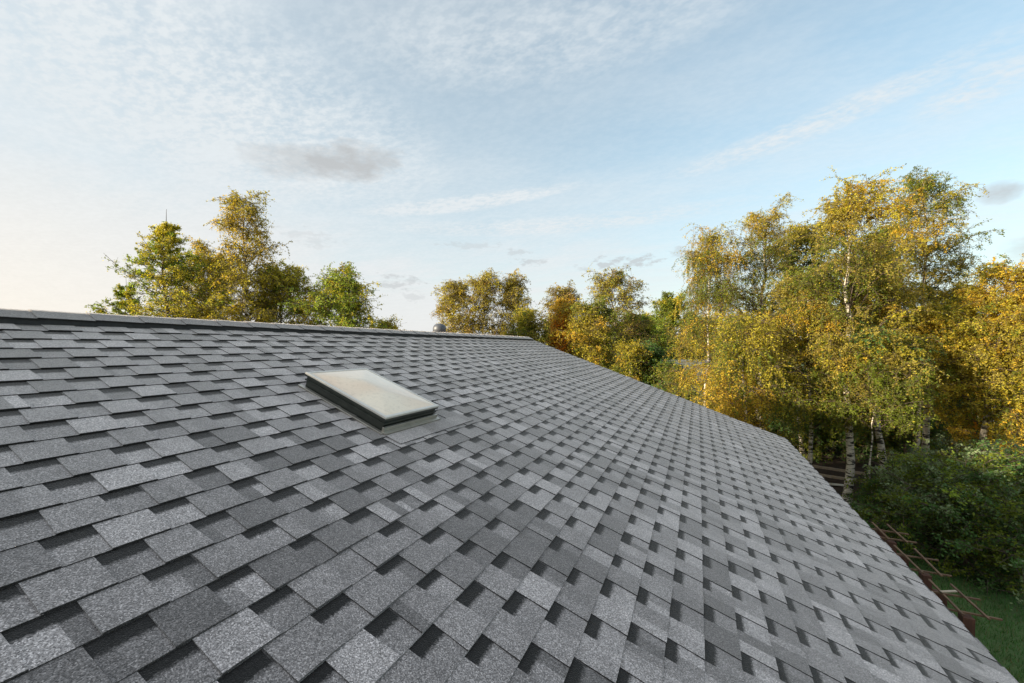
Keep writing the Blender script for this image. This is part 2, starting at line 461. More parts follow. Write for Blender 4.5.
def grass(name, x0, x1, y0, y1, n_, seed):
    r = np.random.default_rng(seed)
    x = r.uniform(x0, x1, n_); y = r.uniform(y0, y1, n_)
    hh = r.uniform(.04, .10, n_); a = r.uniform(0, 2 * np.pi, n_); w = r.uniform(.003, .006, n_)
    lx, ly = r.normal(0, .025, n_), r.normal(0, .025, n_)
    V = np.zeros((n_, 3, 3)); dx, dy = np.cos(a) * w, np.sin(a) * w
    V[:, 0] = np.stack([x - dx, y - dy, 0 * x], 1); V[:, 1] = np.stack([x + dx, y + dy, 0 * x], 1); V[:, 2] = np.stack([x + lx, y + ly, hh], 1)
    base = np.array([.045, .13, .025]) * r.uniform(.6, 1.5, (n_, 1)); yl = r.random(n_) < .12
    base[yl] = np.array([.14, .12, .04]) * r.uniform(.6, 1.2, (yl.sum(), 1))
    C_ = np.ones((n_, 3, 4)); C_[:, :, :3] = base[:, None, :]
    o = npmesh(name, V.reshape(-1, 3), np.arange(n_ * 3).reshape(-1, 3), M_GRASS, None, C_.reshape(-1, 4))
    return tag(o, 'short dark green grass of the lawn beside the house', 'grass', kind='stuff')
grass('lawn_grass', 1.6, 12, 4, 17, 130000, 1)

# ------------------------------------------------------------------ TREES
def tubes(P, R, sides):
    """P (n,k,3) polylines, R (n,k) radii"""
    n_, k, _ = P.shape
    Tn = np.gradient(P, axis=1); Tn /= np.linalg.norm(Tn, axis=2, keepdims=True) + 1e-9
    ref = np.zeros_like(Tn); ref[..., 0] = 1; m = np.abs(Tn[..., 0]) > .8; ref[m] = (0, 1, 0)
    ref[:] = np.where(np.any(m, axis=1)[:, None, None], np.array([0, 1., .3]), np.array([1., 0, .2]))
    A = np.cross(Tn, ref); A /= np.linalg.norm(A, axis=2, keepdims=True) + 1e-9
    B = np.cross(Tn, A)
    ang = np.arange(sides) * 2 * np.pi / sides
    V = P[:, :, None] + R[:, :, None, None] * (A[:, :, None] * np.cos(ang)[None, None, :, None] + B[:, :, None] * np.sin(ang)[None, None, :, None])
    idx = np.arange(n_ * k * sides).reshape(n_, k, sides)
    a = idx[:, :-1]; b_ = idx[:, 1:]
    Fc = np.stack([a, np.roll(a, -1, 2), np.roll(b_, -1, 2), b_], -1).reshape(-1, 4)
    return V.reshape(-1, 3), Fc

def grow(r, start, az, el0, length, droop, k, wob=.08):
    """arching polylines; droop = total fall in elevation (radians) along the length"""
    n_ = len(az); t = np.linspace(0, 1, k); P = np.zeros((n_, k, 3)); P[:, 0] = start
    w = r.normal(0, wob, (n_, k)).cumsum(1); w2 = r.normal(0, wob, (n_, k)).cumsum(1)
    for i in range(1, k):
        el = el0 - droop * (t[i] ** 1.3) + w[:, i]; el = np.clip(el, -1.5, 1.5); a = az + w2[:, i]
        st = (length / (k - 1))[:, None]
        P[:, i] = P[:, i - 1] + st * np.stack([np.cos(el) * np.cos(a), np.cos(el) * np.sin(a), np.sin(el)], 1)
    return P
def along(P, t):
    k = P.shape[1]; x = t * (k - 1); i = np.minimum(x.astype(int), k - 2); f = (x - i)[..., None]
    rows = np.arange(P.shape[0])[:, None]
    return P[rows, i] * (1 - f) + P[rows, i + 1] * f

PAL = {'g': (.15, .19, .02), 'dg': (.075, .155, .04), 'yg': (.42, .37, .035), 'ol': (.31, .26, .045), 'y': (.58, .42, .04), 'gold': (.54, .36, .03), 'o': (.75, .30, .02), 'br': (.40, .28, .10), 'lg': (.26, .35, .045), 'sg': (.22, .29, .15)}

def tree(name, loc, height, base, radius, seed, pal, label, cat='tree', group=None, n1=34, m2=8, m3=7, m4=20, leaf=.05, weep=.8,
         el=(.75, 1.15), trunk_r=.14, bark=None, stems=1, prof=None, lean=(0, 0), hang=.55, sparse=0., patch=.0, rz=0., bare=.03, sec=.22, conic=0):
    r = np.random.default_rng(seed)
    root = empty(name, loc, rz); tag(root, label, cat, group)
    kT = 14; tt = np.linspace(0, 1, kT)
    tv, tf, voff = [], [], 0
    def add(V, Fc):
        nonlocal voff
        tv.append(V); tf.append(Fc + voff); voff += len(V)
    prof = prof or (lambda t: (.6 + .4 * np.minimum(t / .25, 1)) * (1 - t) ** .45 + .08)
    # stems (trunks)
    stemsP = []
    for sidx in range(stems):
        sp = np.zeros((1, kT, 3)); hs = height * (1 if sidx == 0 else r.uniform(.7, .92))
        ax, ay = (lean if sidx == 0 else r.uniform(-.16, .16, 2) * hs)
        wob = r.normal(0, .012 * hs, (2, kT)).cumsum(1) * .5; wob -= wob[:, :1]
        o0 = (0, 0) if sidx == 0 else r.uniform(-.2, .2, 2)
        sp[0, :, 0] = o0[0] + ax * tt ** 1.4 + wob[0]; sp[0, :, 1] = o0[1] + ay * tt ** 1.4 + wob[1]; sp[0, :, 2] = hs * tt - .05
        rr = trunk_r * (1 if sidx == 0 else .7) * ((1 - tt) ** .85 * .93 + .05) * (1 + .35 * np.exp(-tt * 30))
        V, Fc = tubes(sp, rr[None], 10); add(V, Fc); stemsP.append((sp, hs, rr))
    npmesh('trunk', np.concatenate(tv), np.concatenate(tf), bark or M_BIRCH, root, smooth=True)
    tv, tf, voff = [], [], 0
    nb = n1
    S1, AZ1, EL1, L1, R1 = [], [], [], [], []
    for i in range(nb):
        sp, hs, rr = stemsP[i % stems]
        u = (i // stems + r.uniform(0, 1)) / (nb / stems)
        zt = (base + (hs * (1 - bare) - base) * u ** .9) / hs
        p = along(sp, np.array([[zt]]))[0, 0]
        t_ = (zt * hs - base) / (height - base)
        S1.append(p); AZ1.append(i * 2.4 + r.uniform(-.5, .5)); e0 = el[0] + (el[1] - el[0]) * t_
        EL1.append(e0 + r.normal(0, .12)); L1.append(radius * prof(np.clip(t_, 0, 1)) * r.uniform(.62, 1.2)); R1.append(np.interp(zt, tt, rr) * .26 + .006)
    S1 = np.array(S1); AZ1 = np.array(AZ1); EL1 = np.array(EL1); L1 = np.array(L1); R1 = np.array(R1)
    k1 = 8; P1 = grow(r, S1, AZ1, EL1, L1, .55 * weep, k1, .07)
    taper = np.linspace(1, .22, k1)
    V, Fc = tubes(P1, R1[:, None] * taper, 5); add(V, Fc)
    # secondaries
    t2 = np.sort(r.uniform(.18, 1., (nb, m2)), 1); t2[:, -1] = 1
    s2 = along(P1, t2).reshape(-1, 3)
    az2 = (AZ1[:, None] + r.choice([-1, 1], (nb, m2)) * r.uniform(.3, 1.25, (nb, m2))).ravel()
    el2 = (EL1[:, None] * .55 + r.normal(0, .3, (nb, m2))).ravel() - .2 * weep * t2.ravel()
    l2 = (L1[:, None] * (.46 - .2 * t2) * r.uniform(.6, 1.3, (nb, m2)) + sec).ravel()
    keep = r.random(len(az2)) > sparse; s2, az2, el2, l2 = s2[keep], az2[keep], el2[keep], l2[keep]
    k2 = 5; P2 = grow(r, s2, az2, el2, l2, .8 * weep, k2, .12)
    V, Fc = tubes(P2, np.full((len(az2), k2), .011) * np.linspace(1, .35, k2) * (leaf / .06), 3); add(V, Fc)
    # hanging twigs
    n2 = len(az2); t3 = r.uniform(.1, 1, (n2, m3)); s3 = along(P2, t3).reshape(-1, 3)
    az3 = r.uniform(0, 2 * np.pi, n2 * m3); el3 = r.normal(.1, .5, n2 * m3) - .35 * weep
    l3 = r.uniform(.45, 1.35, n2 * m3) * hang
    if conic: l3 *= np.clip(np.repeat(l2, m3) / conic, .3, 1)
    k3 = 4; P3 = grow(r, s3, az3, el3, l3, 1.0 * weep, k3, .15)
    V, Fc = tubes(P3, np.full((len(az3), k3), .0045) * np.linspace(1, .5, k3) * (leaf / .06), 3); 
    add(V, Fc)
    npmesh('branches', np.concatenate(tv), np.concatenate(tf), M_TWIG, root, smooth=True)
    # leaves
    n3 = len(az3); t4 = r.uniform(.05, 1, (n3, m4)); L = along(P3, t4).reshape(-1, 3) + r.normal(0, leaf * .55, (n3 * m4, 3))
    nl = len(L)
    # per-branch colour
    keys = list(pal.keys()); pw = np.array([pal[k] for k in keys], float); pw /= pw.sum()
    pc = np.array([PAL[k] for k in keys])
    ph = r.uniform(0, 6.28, 6)
    fld = np.sin(s2[:, 0] * 1.3 + ph[0]) + np.sin(s2[:, 1] * 1.5 + ph[1]) + np.sin(s2[:, 2] * 1.1 + ph[2]) + np.sin((s2[:, 0] + s2[:, 2]) * .8 + ph[3]) + r.normal(0, .9, n2)
    rank = fld.argsort().argsort() / n2
    ci = np.searchsorted(np.cumsum(pw), rank, side='right').clip(0, len(keys) - 1)
    c2 = pc[ci] * r.uniform(.75, 1.25, (n2, 1))
    c4 = np.repeat(c2, m3 * m4, axis=0)
    alt = r.random(nl) < .13; c4[alt] = pc[r.choice(len(keys), alt.sum(), p=pw)]
    c4 = c4 * r.uniform(.78, 1.25, (nl, 1))
    a = r.normal(0, 1, (nl, 3)); a[:, 2] *= .7; a /= np.linalg.norm(a, axis=1, keepdims=True)
    b_ = np.cross(a, r.normal(0, 1, (nl, 3))); b_ /= np.linalg.norm(b_, axis=1, keepdims=True)
    sz = leaf * r.uniform(.55, 1.15, (nl, 1))
    Q = np.stack([L - a * sz * .62, L + b_ * sz * .34, L + a * sz * .62, L - b_ * sz * .34], 1)
    C_ = np.ones((nl, 4, 4)); C_[:, :, :3] = c4[:, None]
    npmesh('crown', Q.reshape(-1, 3), np.arange(nl * 4).reshape(-1, 4), M_LEAF, root, C_.reshape(-1, 4))
    return root

def copy_tree(src, loc, rz, sc, label, group=None):
    o = src.copy(); COL.objects.link(o); o.location = loc; o.rotation_euler = (0, 0, rz); o.scale = (sc, sc, sc); o['label'] = label
    if group: o['group'] = group
    for ch in list(src.children):
        d = ch.copy(); COL.objects.link(d); d.parent = o
    return o

def place(px, D, py): return at(px, D), ztop(py, D)

GB = 'birches beyond the right eave'
def birch(px, D, py, seed, label, pal, base=2.2, radius=2.4, rz=0., **k):
    loc, h = place(px, D, py)
    k.setdefault('group', GB)
    return tree('birch_tree', loc, h, base, radius, seed, pal, label, rz=rz, **k)

GOLD = {'yg': 3, 'gold': 2, 'y': 2.2, 'ol': 2, 'g': 1.2}
MIX = {'g': 3.6, 'ol': 3.6, 'yg': 1.8, 'y': .4, 'gold': .8}
b3 = birch(846, 13.0, 192, 11, 'birch with the thickest white trunk, standing just past the eave corner', MIX, base=4.0, radius=2.2, lean=(-.15, .0), trunk_r=.125, n1=46, m4=26, sparse=.12)
b4 = birch(924, 15.5, 176, 12, 'tallest birch of the group, its crown the highest thing on the right', MIX, base=3.4, radius=2.2, trunk_r=.12, n1=52, m4=27, sparse=.1)
birch(706, 16.5, 232, 13, 'golden weeping birch at the left end of the birch group', {'yg': 2.5, 'gold': 1.6, 'y': 1.6, 'ol': 1.6, 'g': 3}, base=1.8, radius=1.95, n1=42, m4=30, weep=1.25, hang=.9, trunk_r=.07)
birch(768, 17.0, 215, 14, 'birch with a loose see-through top between the golden one and the thick trunk', MIX, base=3.0, radius=2.9, n1=56, m4=22, sparse=.15)
birch(984, 13.2, 270, 15, 'golden yellow birch beside the tallest one with a branch reaching right', {'y': 3, 'gold': 1.6, 'yg': 4, 'ol': 1, 'g': .8}, base=2.3, radius=2.1, n1=42, m4=32, lean=(.7, .3), trunk_r=.12)
birch(740, 13.6, 318, 16, 'low drooping yellow green birch in front of the golden weeping one', {'yg': 3, 'g': 2.4, 'y': 1.2, 'gold': .8}, base=1.8, radius=1.7, n1=34, m4=30, weep=1.25, hang=.8, trunk_r=.07)
birch(884, 14.0, 262, 17, 'slim birch with a pale trunk right of the thick trunked one', {'g': 2.5, 'yg': 1.6, 'ol': 2.6, 'gold': .8}, base=3.4, radius=1.7, n1=40, m4=26, trunk_r=.12)
birch(918, 14.2, 318, 18, 'short bright yellow birch below the tallest crown', {'y': 2.4, 'yg': 3, 'gold': 1.2, 'g': .8}, base=3.0, radius=1.9, n1=34, m4=30, trunk_r=.08)
birch(1026, 13.0, 304, 19, 'orange gold birch at the right edge of the picture', {'gold': 1.6, 'y': 2, 'o': .15, 'yg': 3, 'ol': 1.4}, base=1.6, radius=2.1, n1=40, m4=32, trunk_r=.12)
birch(874, 12.2, 338, 25, 'low slim birch whose leaves hang in front of the thick trunk', {'g': 3.4, 'ol': 3, 'yg': 1.2, 'dg': 1}, base=2.6, radius=1.6, n1=34, m4=30, trunk_r=.03)
birch(806, 14.5, 275, 20, 'shorter green birch filling the space left of the thick trunk', {'g': 3.4, 'ol': 2.6, 'yg': 1.4, 'gold': .5}, base=2.2, radius=2.0, n1=44, m4=26, trunk_r=.08)
birch(803, 19.0, 226, 22, 'background birch in deep shade between the first and second tops', {'g': 3, 'ol': 2, 'yg': 1.5}, base=2.0, radius=2.2, n1=44, m4=14, trunk_r=.1, leaf=.09)
birch(880, 19.0, 232, 24, 'background birch showing between the two highest crowns', {'g': 3, 'ol': 2, 'yg': 2}, base=2.0, radius=2.3, n1=40, m4=14, trunk_r=.1, leaf=.09)
birch(955, 20.0, 300, 23, 'background birch in olive leaf behind the short yellow one', {'ol': 2, 'g': 3, 'yg': 2}, base=1.5, radius=2.8, n1=38, m4=14, trunk_r=.1, leaf=.09)

GU = 'dark trees under the birches'
for px_, D_, py_, sd_, lab in ((862, 19, 400, 81, 'dark green low tree in shade directly behind the thick trunk'), (905, 18, 405, 82, 'dark green low tree in shade between the pale trunks and the hedge'), (800, 21, 385, 83, 'dark green low tree in shade left of the thick trunk'), (950, 19, 395, 84, 'dark green low tree in shade below the short yellow birch'), (745, 21, 360, 85, 'dark green tree in shade behind the drooping birch')):
    loc, h = place(px_, D_, py_); tree('deciduous_tree', loc, h, .5, 2.2, sd_, {'dg': 3, 'g': 2, 'ol': .8}, lab, group=GU, n1=40, m2=8, m3=6, m4=13, leaf=.085, trunk_r=.08, bark=M_BARK, weep=.4)

# mid-distance trees past the gable end
GM = 'trees past the far gable end'
def mtree(name, px, D, py, seed, label, pal, **k):
    loc, h = place(px, D, py); k.setdefault('group', GM)
    base = k.pop('base', 2.5); radius = k.pop('radius', 3)
    return tree(name, loc, h, base, radius, seed, pal, label, **k)
AIR = dict(n1=54, m2=8, m3=6, m4=8, sparse=.1, leaf=.085, trunk_r=.12, el=(.75, 1.15), weep=.8, hang=.5)
VASE = lambda t: .75 * (1 - t ** 3) ** .6 + .12
for px_, py_, sd_, lab in ((456, 284, 32, 'thin leaved tawny birch above the roof vent, left of three'), (482, 279, 31, 'thin leaved tawny birch in the middle of three behind the ridge'), (510, 278, 30, 'thin leaved tawny birch nearest the ridge end, right of three')):
    mtree('birch_tree', px_, 27, py_, sd_, lab, {'ol': 2, 'yg': 3, 'br': 1.3, 'y': .5}, radius=2.0, base=4.0, prof=VASE, **AIR)
mtree('deciduous_tree', 528, 24, 314, 33, 'low yellow green tree right behind the ridge end', {'yg': 3, 'g': 2, 'ol': 1}, radius=1.9, base=1.5, n1=30, m4=14, leaf=.09, trunk_r=.12, bark=M_BARK, weep=.5)
mtree('maple_tree', 563, 24, 303, 34, 'small orange leaved tree among green ones', {'o': 2.2, 'gold': 2.6, 'ol': 1}, radius=1.4, base=2.4, n1=26, m4=14, leaf=.09, trunk_r=.1, bark=M_BARK, weep=.5)
mtree('birch_tree', 612, 24, 278, 35, 'wide open topped birch in the middle distance with airy twigs', {'ol': 2.2, 'g': 1, 'br': .7, 'yg': 2.6}, radius=2.7, base=3.6, prof=VASE, **AIR)
mtree('birch_tree', 566, 26, 290, 36, 'narrow airy birch rising behind the small orange tree', {'ol': 2, 'br': 1.2, 'yg': 1.2}, radius=1.9, base=3.8, prof=VASE, **AIR)
mtree('deciduous_tree', 592, 21, 306, 37, 'rounded green and amber tree in front of the wide airy birch', {'g': 4, 'ol': 2.4, 'yg': 1.6, 'gold': .4}, radius=2.2, base=1.4, n1=36, m4=15, leaf=.08, trunk_r=.1, bark=M_BARK, weep=.8)
mtree('birch_tree', 627, 19.5, 345, 38, 'low yellow leaved tree just over the roof edge', {'y': .8, 'yg': 2.5, 'g': 2.2}, radius=1.3, base=1.4, n1=26, m4=14, leaf=.07, trunk_r=.08)
mtree('deciduous_tree', 645, 20, 352, 39, 'dark green rounded tree against the roof edge', {'dg': 5, 'g': 1.4}, radius=1.9, base=.5, n1=36, m4=17, leaf=.09, trunk_r=.1, bark=M_BARK, weep=.4)
mtree('deciduous_tree', 672, 19, 372, 40, 'dark green low tree below the pale roofed shed', {'dg': 4, 'g': 2}, radius=1.6, base=.4, n1=32, m4=16, leaf=.08, trunk_r=.1, bark=M_BARK, weep=.4)
mtree('deciduous_tree', 640, 32, 320, 41, 'soft green tree behind the dark green one', {'g': 3, 'lg': 1.5, 'yg': 1}, radius=2.8, base=1.2, n1=34, m4=15, leaf=.12, trunk_r=.14, bark=M_BARK, weep=.5)
mtree('deciduous_tree', 672, 36, 301, 42, 'soft light green tree left of the golden weeping birch', {'lg': 2, 'g': 3, 'yg': 1}, radius=3.2, base=1.5, n1=36, m4=15, leaf=.13, trunk_r=.15, bark=M_BARK, weep=.5)

# trees behind the ridge on the left
GL = 'trees behind the ridge on the left'
spr = dict(el=(.05, .8), weep=.05, prof=lambda t: np.maximum(.95 - t, 0) ** .95 * 1.05 + .015, bark=M_BARK, bare=.07, sec=.03, conic=.7)
def ltree(name, px, D, py, base, radius, seed, pal, label, **k):
    loc, h = place(px, D, py); return tree(name, loc, h, base, radius, seed, pal, label, group=GL, **k)
YG = {'yg': 4, 'lg': 1.2, 'ol': 1, 'y': 1}
ltree('spruce_tree', 169, 17, 209, 3.2, 3.7, 51, {'g': 1.2, 'lg': 2.4, 'yg': 3.4}, 'pointed conifer with a thin bare leader, leftmost tall tree over the ridge', n1=96, m2=10, m3=5, m4=8, leaf=.065, trunk_r=.11, hang=.3, **spr)
ltree('birch_tree', 244, 17.5, 194, 4.2, 1.9, 52, {'yg': 4, 'ol': 2, 'y': 1}, 'tall slender birch with a white trunk, highest over the ridge on the left', n1=56, m2=8, m3=6, m4=11, leaf=.07, trunk_r=.13, hang=.5, sparse=.2, el=(.8, 1.15), weep=.9)
ltree('deciduous_tree', 338, 18, 280, 4.3, 2.1, 53, {'g': .8, 'lg': 4, 'yg': 3}, 'rounded green tree right of the slender birch over the ridge', n1=48, m2=8, m3=7, m4=12, leaf=.075, trunk_r=.12, hang=.5, bark=M_BARK, weep=.7, prof=VASE)
ltree('birch_tree', 204, 19, 256, 4.4, 2.3, 54, YG, 'yellow green birch between the conifer and the slender birch', n1=46, m4=12, leaf=.08, trunk_r=.1, prof=VASE)
ltree('birch_tree', 282, 19, 272, 4.4, 2.3, 55, YG, 'shorter yellow green birch just right of the slender birch', n1=46, m4=12, leaf=.08, trunk_r=.1)
ltree('spruce_tree', 120, 18, 276, 3.4, 2.6, 56, {'g': 3, 'lg': 1, 'yg': 2}, 'small conifer tip at the left end of the tree row', n1=56, m2=8, m3=5, m4=8, leaf=.065, trunk_r=.08, hang=.3, **spr)
ltree('deciduous_tree', 384, 23, 326, 4.5, 1.2, 57, YG, 'tiny treetop barely over the ridge right of the rounded tree', n1=26, m4=9, leaf=.09, trunk_r=.09, bark=M_BARK, weep=.6)

# shrubs in the garden
GS = 'shrubs beside the lawn'
def shrub(px, D, h, radius, seed, pal, label, **k):
    return tree('garden_shrub', at(px, D), h, .15, radius, seed, pal, label, 'shrub', GS, bark=M_BARK, stems=5, n1=60, m2=8, weep=.45, el=(.15, 1.05), trunk_r=.035, hang=.32,
                prof=lambda t: (1 - t ** 2.2) ** .5 + .1, **k)
shrub(968, 9.6, 1.95, 1.65, 61, {'dg': 2.4, 'g': 2.6, 'sg': 1.8, 'lg': .8}, 'large dark green fruit bush nearest the wooden frames', m3=7, m4=15, leaf=.06)
shrub(1040, 10.4, 1.85, 1.6, 62, {'dg': 2, 'g': 2.4, 'sg': 1.6, 'lg': 1}, 'dark bush cut by the right edge of the picture', m3=7, m4=14, leaf=.06)
shrub(912, 11.6, 1.2, 1.15, 63, {'dg': 3, 'g': 2.6, 'lg': .5}, 'low dark green bush right of the thick white trunk', m3=6, m4=14, leaf=.055)
shrub(980, 12.6, 1.5, 1.3, 64, {'sg': 4, 'g': 2}, 'pale sage leaved bush rising behind the large fruit bush', m3=6, m4=14, leaf=.06)
shrub(826, 19.5, 1.9, 1.8, 66, {'dg': 3, 'g': 3}, 'round dark bush far behind the timber bed', m3=5, m4=11, leaf=.08)
shrub(868, 20.5, 1.7, 1.8, 67, {'dg': 3, 'g': 2, 'sg': 1}, 'wide dark bush far behind the thick trunk', m3=5, m4=11, leaf=.08)
shrub(790, 20.0, 2.0, 1.6, 68, {'dg': 3, 'g': 3}, 'dark bush low behind the roof corner', m3=5, m4=11, leaf=.08)
shrub(948, 12.0, 1.35, 1.2, 65, {'dg': 3, 'g': 3}, 'mid sized green bush between the low one and the large fruit bush', m3=6, m4=13, leaf=.055)

# far tree line all round, so that the ground never meets bare sky
rnd = random.Random(9)
far_src = tree('distant_tree', at(700, 44), 7.4, .8, 4.0, 71, {'g': 3, 'yg': 1.6, 'ol': 1.4, 'dg': 1}, 'hazy green tree of the far row beyond the garden', group='far row of trees', n1=40, m2=8, m3=7, m4=10, leaf=.2, trunk_r=.18, bark=M_BARK, weep=.5, hang=.8)
far_src2 = tree('distant_tree', at(760, 41), 7.0, .8, 4.2, 72, {'yg': 3, 'gold': 1.4, 'ol': 1.4, 'g': 1}, 'hazy green tree of the far row beyond the garden', group='far row of trees', n1=40, m2=8, m3=7, m4=10, leaf=.2, trunk_r=.18, bark=M_BARK, weep=.5, hang=.8)
for i, px in enumerate((560, 590, 620, 650, 825, 880, 935, 985, 1040, 1090)):
    D = 38 + (i * 7) % 11
    copy_tree((far_src, far_src2)[i % 2], at(px, D), i * 1.3, rnd.uniform(.85, 1.05), 'hazy green tree of the far row beyond the garden', 'far row of trees')

for i in range(16):                                   # the same row carried on to either side
    a = -PSI + rad(58 + i * 7.5); D = 40 + (i * 5) % 9
    copy_tree((far_src, far_src2)[i % 2], (D * math.sin(a), D * math.cos(a), 0), i * 1.7, rnd.uniform(.85, 1.1), 'hazy green tree of the far row beyond the garden', 'far row of trees')

# ------------------------------------------------------------------ garden objects
def batten_frame(y0, y1, label, seed, extra):
    rnd = random.Random(seed); z = HC - 3.2; xa, xb = 2.86, 3.08; cy = (y0 + y1) / 2
    o = empty('trellis_frame', (2.97, cy, 0)); tag(o, label, 'garden trellis', 'batten topped trellis frames beside the eave')
    L = lambda x, y, z_: (x - 2.97, y - cy, z_)
    for px_ in (2.93,):
        for py_ in (y0 + .12, y1 - .1):
            q = MB(); q.bar(L(px_ + rnd.uniform(-.02, .02), py_, -.05), L(px_ + rnd.uniform(-.03, .03), py_, z - .06), .11, .11); q.build('post', M_POST, o, .004)
    for x in (xa, xb):
        j = rnd.uniform(-.02, .02)
        q = MB(); q.bar(L(x + j, y0 - rnd.uniform(0, .05), z + .012), L(x - j, y1 + rnd.uniform(0, .04), z + .02), .024, .02); q.build('rail', M_WOOD, o, .002)
    for y in (y0 + .1, y1 - .22):
        q = MB(); q.bar(L(2.72, y + rnd.uniform(-.02, .02), z - .02), L(3.26 + rnd.uniform(-.05, .05), y + rnd.uniform(-.02, .02), z - .018), .025, .02); q.build('cross_bar', M_WOOD, o, .002)
    q = MB(); 
    for k in range(5):
        zz = .35 + k * .3; q.bar(L(2.93, y0 - .05, zz), L(2.93, y1 + .05, zz + rnd.uniform(-.03, .03)), .02, .06)
    q.build('board', M_POST, o, .003)
    if extra:
        q = MB(); q.bar(L(2.84, y0 + .42, z + .04), L(3.02, y0 + .50, z + .05), .03, .012); q.build('offcut', M_PLANK, o)
batten_frame(6.64, 7.38, 'batten trellis frame nearest the bottom right, with a pale offcut on top', 1, True)
batten_frame(7.64, 8.42, 'middle batten trellis frame of the row beside the eave', 2, False)
batten_frame(8.70, 9.38, 'farthest batten trellis frame, near the thick birch trunk', 3, False)

# raised timber bed seen left of the thick trunk
bx, by, _ = at(829, 16.2)
o = empty('raised_bed', (bx, by, 0), rad(-14)); tag(o, 'low timber framed bed on dark soil left of the thick birch trunk', 'garden bed')
for k, (y, z) in enumerate(((-.55, .16), (.55, .2))):
    q = MB(); q.bar((-1.1, y, z), (1.1, y, z), .06, .1); q.build('plank', M_PLANK, o, .004)
for x in (-1.1, 1.1):
    q = MB(); q.bar((x, -.5, .18), (x, .5, .18), .05, .1); q.build('plank', M_PLANK, o, .004)
for x, y in ((-1.1, -.55), (1.1, -.55), (-1.1, .55), (1.1, .55)):
    q = MB(); q.bar((x, y + .045, -.03), (x, y + .045, .27), .06, .06); q.build('post', M_POST, o)
q = MB(); px_, py_, _ = at(836, 15.1); q.bar((px_ - .3, py_, .06), (px_ + .25, py_ + .05, .06), .16, .04)
tag(q.build('loose_plank', M_PALE, None, .004), 'short pale plank lying on the dark soil before the timber bed', 'plank')

# far pale-roofed shed seen between trees, and a pale house at the right edge
def shed(loc, rz, w, d, h, label, roof_h=1.0):
    o = empty('garden_shed', loc, rz); tag(o, label, 'shed')
    q = MB(); q.quad([(-w, -d, 0), (w, -d, 0), (w, -d, h), (-w, -d, h)]); q.quad([(w, -d, 0), (w, d, 0), (w, d, h), (w, 0, h + roof_h - .05), (w, -d, h)])
    q.quad([(w, d, 0), (-w, d, 0), (-w, d, h), (w, d, h)]); q.quad([(-w, d, 0), (-w, -d, 0), (-w, -d, h), (-w, 0, h + roof_h - .05), (-w, d, h)]); q.build('wall', M_PALE, o)
    q = MB(); e = .3
    for sg in (1, -1):
        z0 = h - e * roof_h / d
        q.hexa([(-w - e, sg * (d + e), z0 - .06), (w + e, sg * (d + e), z0 - .06), (w + e, 0, h + roof_h - .06), (-w - e, 0, h + roof_h - .06),
                (-w - e, sg * (d + e), z0), (w + e, sg * (d + e), z0), (w + e, 0, h + roof_h), (-w - e, 0, h + roof_h)])
    q.build('roof', M_GREYROOF, o)
    q = MB(); q.box((-.45, -d - .03, h * .4), (.45, -d + .01, h * .85)); fr = q.build('window', M_SOFFIT, o)
    q = MB(); q.box((-.39, -d - .045, h * .43), (.39, -d - .028, h * .82)); q.build('pane', M_WIN, fr)
    return o
shed(at(676, 30), PSI, 2.2, 1.6, 3.0, 'small pale roofed shed glimpsed between the dark tree and the golden birch', 1.2)
shed(at(1033, 27), PSI - .5, 2.4, 2.0, 1.8, 'pale shed behind the golden leaves at the right edge', .9)

# ------------------------------------------------------------------ sky
W = bpy.data.worlds.new('World'); scene.world = W; W.use_nodes = True
nt = W.node_tree; bg = nt.nodes['Background']
sky = N(nt, 'ShaderNodeTexSky'); sky.sky_type = 'NISHITA'; sky.sun_disc = False
sky.sun_elevation = SUN_EL; sky.sun_rotation = -SUN_AZ % (2 * math.pi); sky.altitude = 100; sky.air_density = 1.0; sky.dust_density = 1.2; sky.ozone_density = 1.5
SKY_K = .12
tc = N(nt, 'ShaderNodeTexCoord'); sx = N(nt, 'ShaderNodeSeparateXYZ'); nt.links.new(tc.outputs['Generated'], sx.inputs[0])
X_, Y_, Z_ = sx.outputs
azn = math_n(nt, 'ARCTAN2', X_, Y_); eln = math_n(nt, 'ARCSINE', Z_)
# high thin clouds on a plane far overhead
den = math_n(nt, 'ADD', math_n(nt, 'MAXIMUM', Z_, 0), .10)
cb = N(nt, 'ShaderNodeCombineXYZ'); nt.links.new(math_n(nt, 'DIVIDE', X_, den), cb.inputs[0]); nt.links.new(math_n(nt, 'DIVIDE', Y_, den), cb.inputs[1])
def mp(vec, scale, rot=(0, 0, 0), loc=(0, 0, 0)):
    m_ = N(nt, 'ShaderNodeMapping'); m_.inputs['Scale'].default_value = scale; m_.inputs['Rotation'].default_value = rot; m_.inputs['Location'].default_value = loc
    nt.links.new(vec, m_.inputs[0]); return m_.outputs[0]
P = cb.outputs[0]
def noise2(vec, scale, detail, rough):
    n_ = N(nt, 'ShaderNodeTexNoise'); n_.noise_dimensions = '2D'; n_.inputs['Scale'].default_value = scale; n_.inputs['Detail'].default_value = detail
    n_.inputs['Roughness'].default_value = rough; nt.links.new(vec, n_.inputs['Vector']); return n_.outputs['Fac']
streak = noise2(mp(P, (.7, 1.7, 1), (0, 0, rad(-52)), (3, 1, 0)), 1.3, 4, .6)
mott = noise2(mp(P, (1, 1.5, 1), (0, 0, rad(-40))), 24, 2, .65)
mott2 = noise2(mp(P, (1, 1.8, 1), (0, 0, rad(-55))), 5, 3, .6)
broad = noise2(mp(P, (.5, .8, 1), (0, 0, rad(15)), (1.7, 4.2, 0)), .6, 2, .5)
sdx, sdy = -math.sin(SUN_AZ), math.cos(SUN_AZ)
